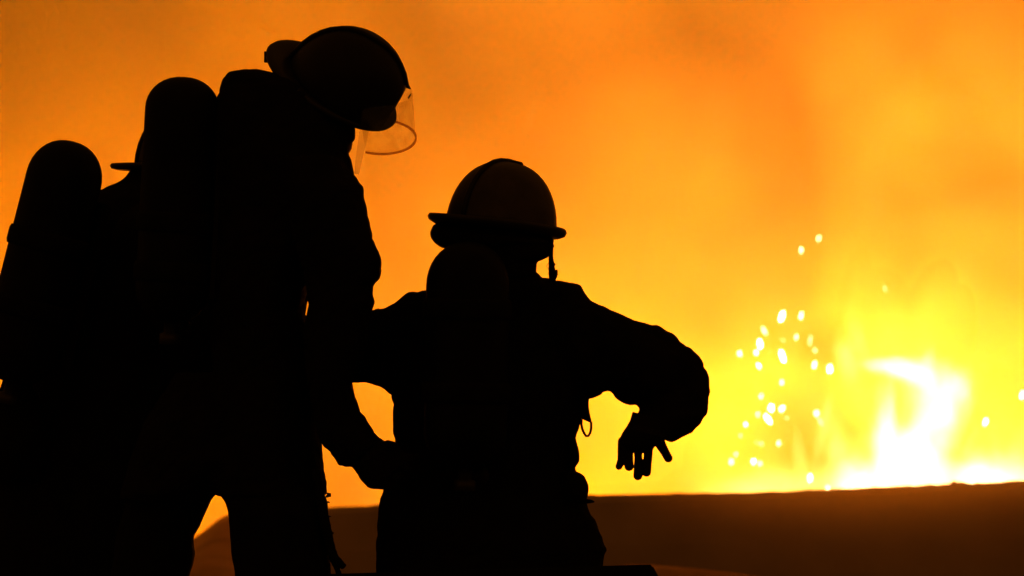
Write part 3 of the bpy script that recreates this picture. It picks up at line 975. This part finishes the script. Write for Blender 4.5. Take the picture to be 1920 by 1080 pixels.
loft(bm, [H(815, 1062, 1078, 12.0, .03), H(828, 1062, 1081, 12.0, .035), H(842, 1062, 1085, 12.0, .035), H(856, 1062, 1087, 12.0, .035), H(868, 1062, 1084, 12.0, .03), H(876, 1062, 1079, 12.0, .02)], 14, 2)
obj("pocket_flap", bm, MAT['coat'], R_)
bm = bmesh.new()
for s, kx in (('r', 0), ('l', 0)):
    legs_loft(bm, RJ[s + 'p'], RJ[s + 'k'], RJ[s + 'f'], (.13, .115, .10))
ell(bm, P(910, 930, 12.05), (.17, .13, .13))
melt("trousers", bm, MAT['trousers'], R_, .007, 2, .004, 6.0, 12)
boot(R_, RJ['rf'], RJ['toe'])
boot(R_, RJ['lf'], Vector((.1, 1, 0)))
# hanging glove
gy = 11.85
bm = bmesh.new()
loft(bm, [(1186, 772, 1270, 796, 11.88, .046), (1181, 789, 1262, 815, 11.87, .044), (1174, 801, 1252, 822, gy, .038), (1167, 811, 1243, 829, gy, .034), (1162, 822, 1236, 834, gy, .030), (1158.5, 832, 1227, 838, gy, .026), (1159, 840, 1225, 843, gy, .020), (1161, 848, 1221, 850, gy, .012)], 20, 3)
for pts, rad in ((((1168, 828), (1167, 846), (1166, 862), (1160.5, 874.5)), (9.8, 9.2, 8.2, 6.6)),
                 (((1178.5, 834), (1178.5, 852), (1179, 864), (1179.5, 874.5)), (8.8, 8.5, 8.5, 8.8)),
                 (((1196.5, 836), (1196.7, 856), (1196.5, 876), (1196, 892)), (8.2, 7.6, 7.8, 8.6)),
                 (((1216, 836), (1215, 856), (1213.5, 870), (1212, 885)), (9.0, 8.3, 8.5, 8.9)),
                 (((1232, 822), (1240, 836), (1247, 848), (1253, 859)), (12.0, 9.6, 8.4, 8.2))):
    k = M(gy)
    limb(bm, [P(a, b, gy - (.006 * i if len(pts) else 0)) for i, (a, b) in enumerate(pts)], [r * k for r in rad], 14)
melt("glove", bm, MAT['glove'], R_, .0011, 1)
bm = bmesh.new()
hand(bm, RJ['lw'], RJ['lh'], RJ['la'], RJ['ln'], 1.02)
melt("glove", bm, MAT['glove'], R_, .005, 1)
# helmet
RHC = P(934, 427, 11.98)
hm2 = helmet(R_, RHC, rf, a=(.139, .133, .163), brim=(.184, .154), droop=-.004, thick=1.2, rear=.09, shell='helmet_lighter')
bm = bmesh.new()
limb(bm, [P(946, 307, 11.98), P(960, 306, 11.98), P(975, 309.5, 11.98)], [.007, .0085, .0085], 12)
obj("crest_knob", bm, MAT['helmet'], hm2)
bm = bmesh.new()                              # padded flap under the rear brim
loft(bm, [(830, 414, 1020, 436, 11.98, .10), (812, 422, 1020, 444, 11.98, .11), (805.5, 436, 1030, 450, 11.98, .12), (808, 447, 1032, 455, 11.98, .12), (815, 456, 1030, 458, 11.98, .115), (826, 464, 1020, 462, 11.98, .10), (850, 470, 1005, 466, 11.98, .08)], 24, 2)
melt("neck_flap", bm, MAT['trim'], hm2, .004, 2)
bm = bmesh.new()                              # hood round the cheek and chin
loft(bm, [H(440, 880, 1035, 12.0, .09), H(460, 876, 1037, 12.0, .115), H(470, 880, 1036.5, 12.0, .12), H(477, 880, 1034, 12.0, .12), H(483, 880, 1029, 12.0, .12), H(487, 880, 1020, 12.0, .12), H(491, 880, 1008, 12.0, .12), H(505, 880, 1005.5, 12.0, .115), H(518, 880, 1006, 12.0, .10)], 20, 2)
melt("hood", bm, MAT['coat'], R_, .004, 2, .002, 1.0, 30)
bm = bmesh.new()
tube(bm, [P(1034, 448, 11.97), P(1033.5, 470, 11.97), P(1033, 486, 11.97), P(1034.5, 505, 11.97), P(1036, 528, 11.98)], [.006, .0055, .006, .0085, .0085], 10)
limb(bm, [P(1038, 494, 11.97), P(1041, 496, 11.97)], [.003, .002], 8)
limb(bm, [P(1041, 522, 11.97), P(1043, 514, 11.97), P(1044, 507, 11.97)], [.0035, .004, .0025], 8)
limb(bm, [P(1036, 458, 11.97), P(1038.5, 462, 11.97)], [.003, .0015], 8)
melt("chin_strap", bm, MAT['webbing'], hm2, .0018, 1, .0008, 2.0, 150)
bm = bmesh.new()
tube(bm, [P(1029, 492, 11.97), P(1025, 499, 11.97), P(1029, 506, 11.97)], .0005, 6)
obj("cord", bm, MAT['webbing'], hm2)

# ---- the firefighter behind them, mostly hidden
L_ = empty("person", Vector((P(170, 900, 12.65).x, 12.65, 0)))
tag(L_, "firefighter mostly hidden behind the tall one, only rear helmet brim and shoulder clear", "person", "firefighters watching the fire")
lf = frame((1, .12, -.02), (.0, 0, 1))
LC = P(352, 300, 12.66)
LJ = dict(neck=P(318, 385, 12.66), chest=P(265, 520, 12.66), pelvis=P(190, 830, 12.66),
          rs=P(290, 450, 12.46), re=P(370, 640, 12.42), rw=P(460, 700, 12.45), rh=P(500, 705, 12.46), ra=Vector((0, .2, 1)), rn=Vector((.2, 1, 0)),
          ls=P(300, 440, 12.86), le=P(390, 620, 12.92), lw=P(470, 660, 12.88), lh=P(505, 665, 12.86), la=Vector((0, -.2, 1)), ln=Vector((.2, -1, 0)),
          rp=P(190, 870, 12.55), rk=P(240, 1190, 12.52), rf=ankle(170, 12.55), lp=P(170, 870, 12.76), lk=P(130, 1190, 12.8), lf=ankle(60, 12.8), toe=Vector((1, .1, 0)))
skin_body(L_, LC, lf, LJ)
bm = bmesh.new()
yl = 12.66
loft(bm, [H(318, 242, 330, yl, .07), H(326, 238, 330, yl, .08), H(336, 228, 350, yl, .10), H(344, 216, 360, yl, .11), H(349, 203, 370, yl, .13), H(357, 192, 380, yl, .15), H(362, 180, 380, yl, .15), H(372, 176, 384, yl, .17), H(420, 150, 392, yl, .20),
          H(500, 110, 392, yl, .21), H(560, 90, 388, yl, .21), H(640, 60, 384, yl, .20), H(720, 30, 380, yl, .19), H(780, 5, 380, yl, .19), H(860, -25, 372, yl, .20), H(960, -50, 345, yl, .21), H(1040, -65, 325, yl, .22), H(1110, -70, 320, yl, .22)], 28, 2)
for s in 'rl':
    a, b, c = LJ[s + 's'], LJ[s + 'e'], LJ[s + 'w']
    tube(bm, [a, a.lerp(b, .5), b, b.lerp(c, .5), c.lerp(b, .1)], [.10, .09, .08, .07, .06], 16)
    ell(bm, a, (.105, .105, .10))
    ell(bm, b, (.08, .08, .08))
# hip pouch that shows beside the cylinder's foot
loft(bm, [H(680, 26, 70, 12.4, .04), H(695, 12, 70, 12.4, .05), H(707, 5, 70, 12.4, .055), H(716, 2.5, 60, 12.4, .06), H(727, 2.0, 60, 12.4, .06), H(738, -8, 70, 12.4, .07), H(760, -20, 80, 12.42, .08), H(850, -30, 90, 12.45, .09), H(900, -20, 90, 12.5, .08)], 18, 2)
melt("coat", bm, MAT['coat'], L_, .007, 2, .005, 3.9, 12)
bm = bmesh.new()
for s in 'rl': legs_loft(bm, LJ[s + 'p'], LJ[s + 'k'], LJ[s + 'f'], (.13, .11, .095))
ell(bm, P(180, 880, 12.66), (.17, .17, .14))
melt("trousers", bm, MAT['trousers'], L_, .008, 2, .004, 7.0, 12)
for s in 'rl':
    boot(L_, LJ[s + 'f'], LJ['toe'])
    bm = bmesh.new()
    hand(bm, LJ[s + 'w'], LJ[s + 'h'], LJ[s + 'a'], LJ[s + 'n'], 1.05)
    melt("glove", bm, MAT['glove'], L_, .005, 1)
helmet(L_, P(354, 317, 12.66), lf, a=(.142, .125, .162), brim=(.186, .140), rear=.09, droop=.0)

# ---- air cylinders on their backs
pk, A, B, ax = cylinder_pack("dark air cylinder upright on the tall firefighter's back, tiny glints on its side", (345, 144), (321, 588), 70 * M(11.95), 11.95, 62 * M(11.95), (.10, .22), (1, .1, 0))
for x, y, s in ((316, 421, 1.0), (314.5, 446, 1.2), (313.5, 454, 2.0), (312, 478, 1.6), (361.5, 517, 1.5)):  # emissive dots standing in for glints on the shell
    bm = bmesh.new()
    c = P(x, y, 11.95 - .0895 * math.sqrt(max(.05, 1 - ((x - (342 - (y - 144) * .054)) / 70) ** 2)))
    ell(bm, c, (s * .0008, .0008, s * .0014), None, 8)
    if y == 421: GLINT = glow("glint_glow", (0.75, 0.8, 0.35), .45)
    obj("glint_dot", bm, GLINT, pk)
cylinder_pack("slanting air cylinder on the half hidden firefighter's back, cut by the picture's edge", (138, 265), (26, 703), 71.5 * M(12.35), 12.35, 74 * M(12.35), (.17, .343), (.6, .6, 0))
cylinder_pack("air cylinder on the shorter firefighter's back, its dome just under the helmet", (878, 453), (872, 862), 78 * M(11.79), 11.79, 84 * M(11.79), (.16, .36), (0, 1, 0))

# ---- dark platform along the bottom, nearer than the people
bm = bmesh.new()
YF = 11.45
c0, c1 = P(612, 1076, YF), P(1225, 1058, YF)
yn = 10.2
top = [c0, c1, Vector((c1.x, yn, c1.z - .01)), Vector((c0.x, yn, c0.z - .01))]
va = [bm.verts.new(p) for p in top]
vb = [bm.verts.new(Vector((p.x, p.y, p.z - .06))) for p in top]
bm.faces.new(va); bm.faces.new(vb[::-1])
for i in range(4): bm.faces.new((va[i], va[(i + 1) % 4], vb[(i + 1) % 4], vb[i]))
bmesh.ops.bevel(bm, geom=bm.edges[:], offset=.006, segments=2, affect='EDGES')
pf = empty("platform", Vector(((c0.x + c1.x) / 2, (YF + yn) / 2, 0)))
tag(pf, "dark flat platform in front of the shorter firefighter, its corner below the hanging hand", "platform")
obj("deck", bm, MAT['deck'], pf, smooth=False)
for x in (c0.x + .06, c1.x - .06):
    for y in (YF - .06, yn + .06):
        bm = bmesh.new()
        zt = min(c0.z, c1.z) - .055
        box(bm, Vector((x, y, zt / 2)), (.06, .06, zt))
        obj("leg", bm, MAT['deck'], pf, smooth=False)
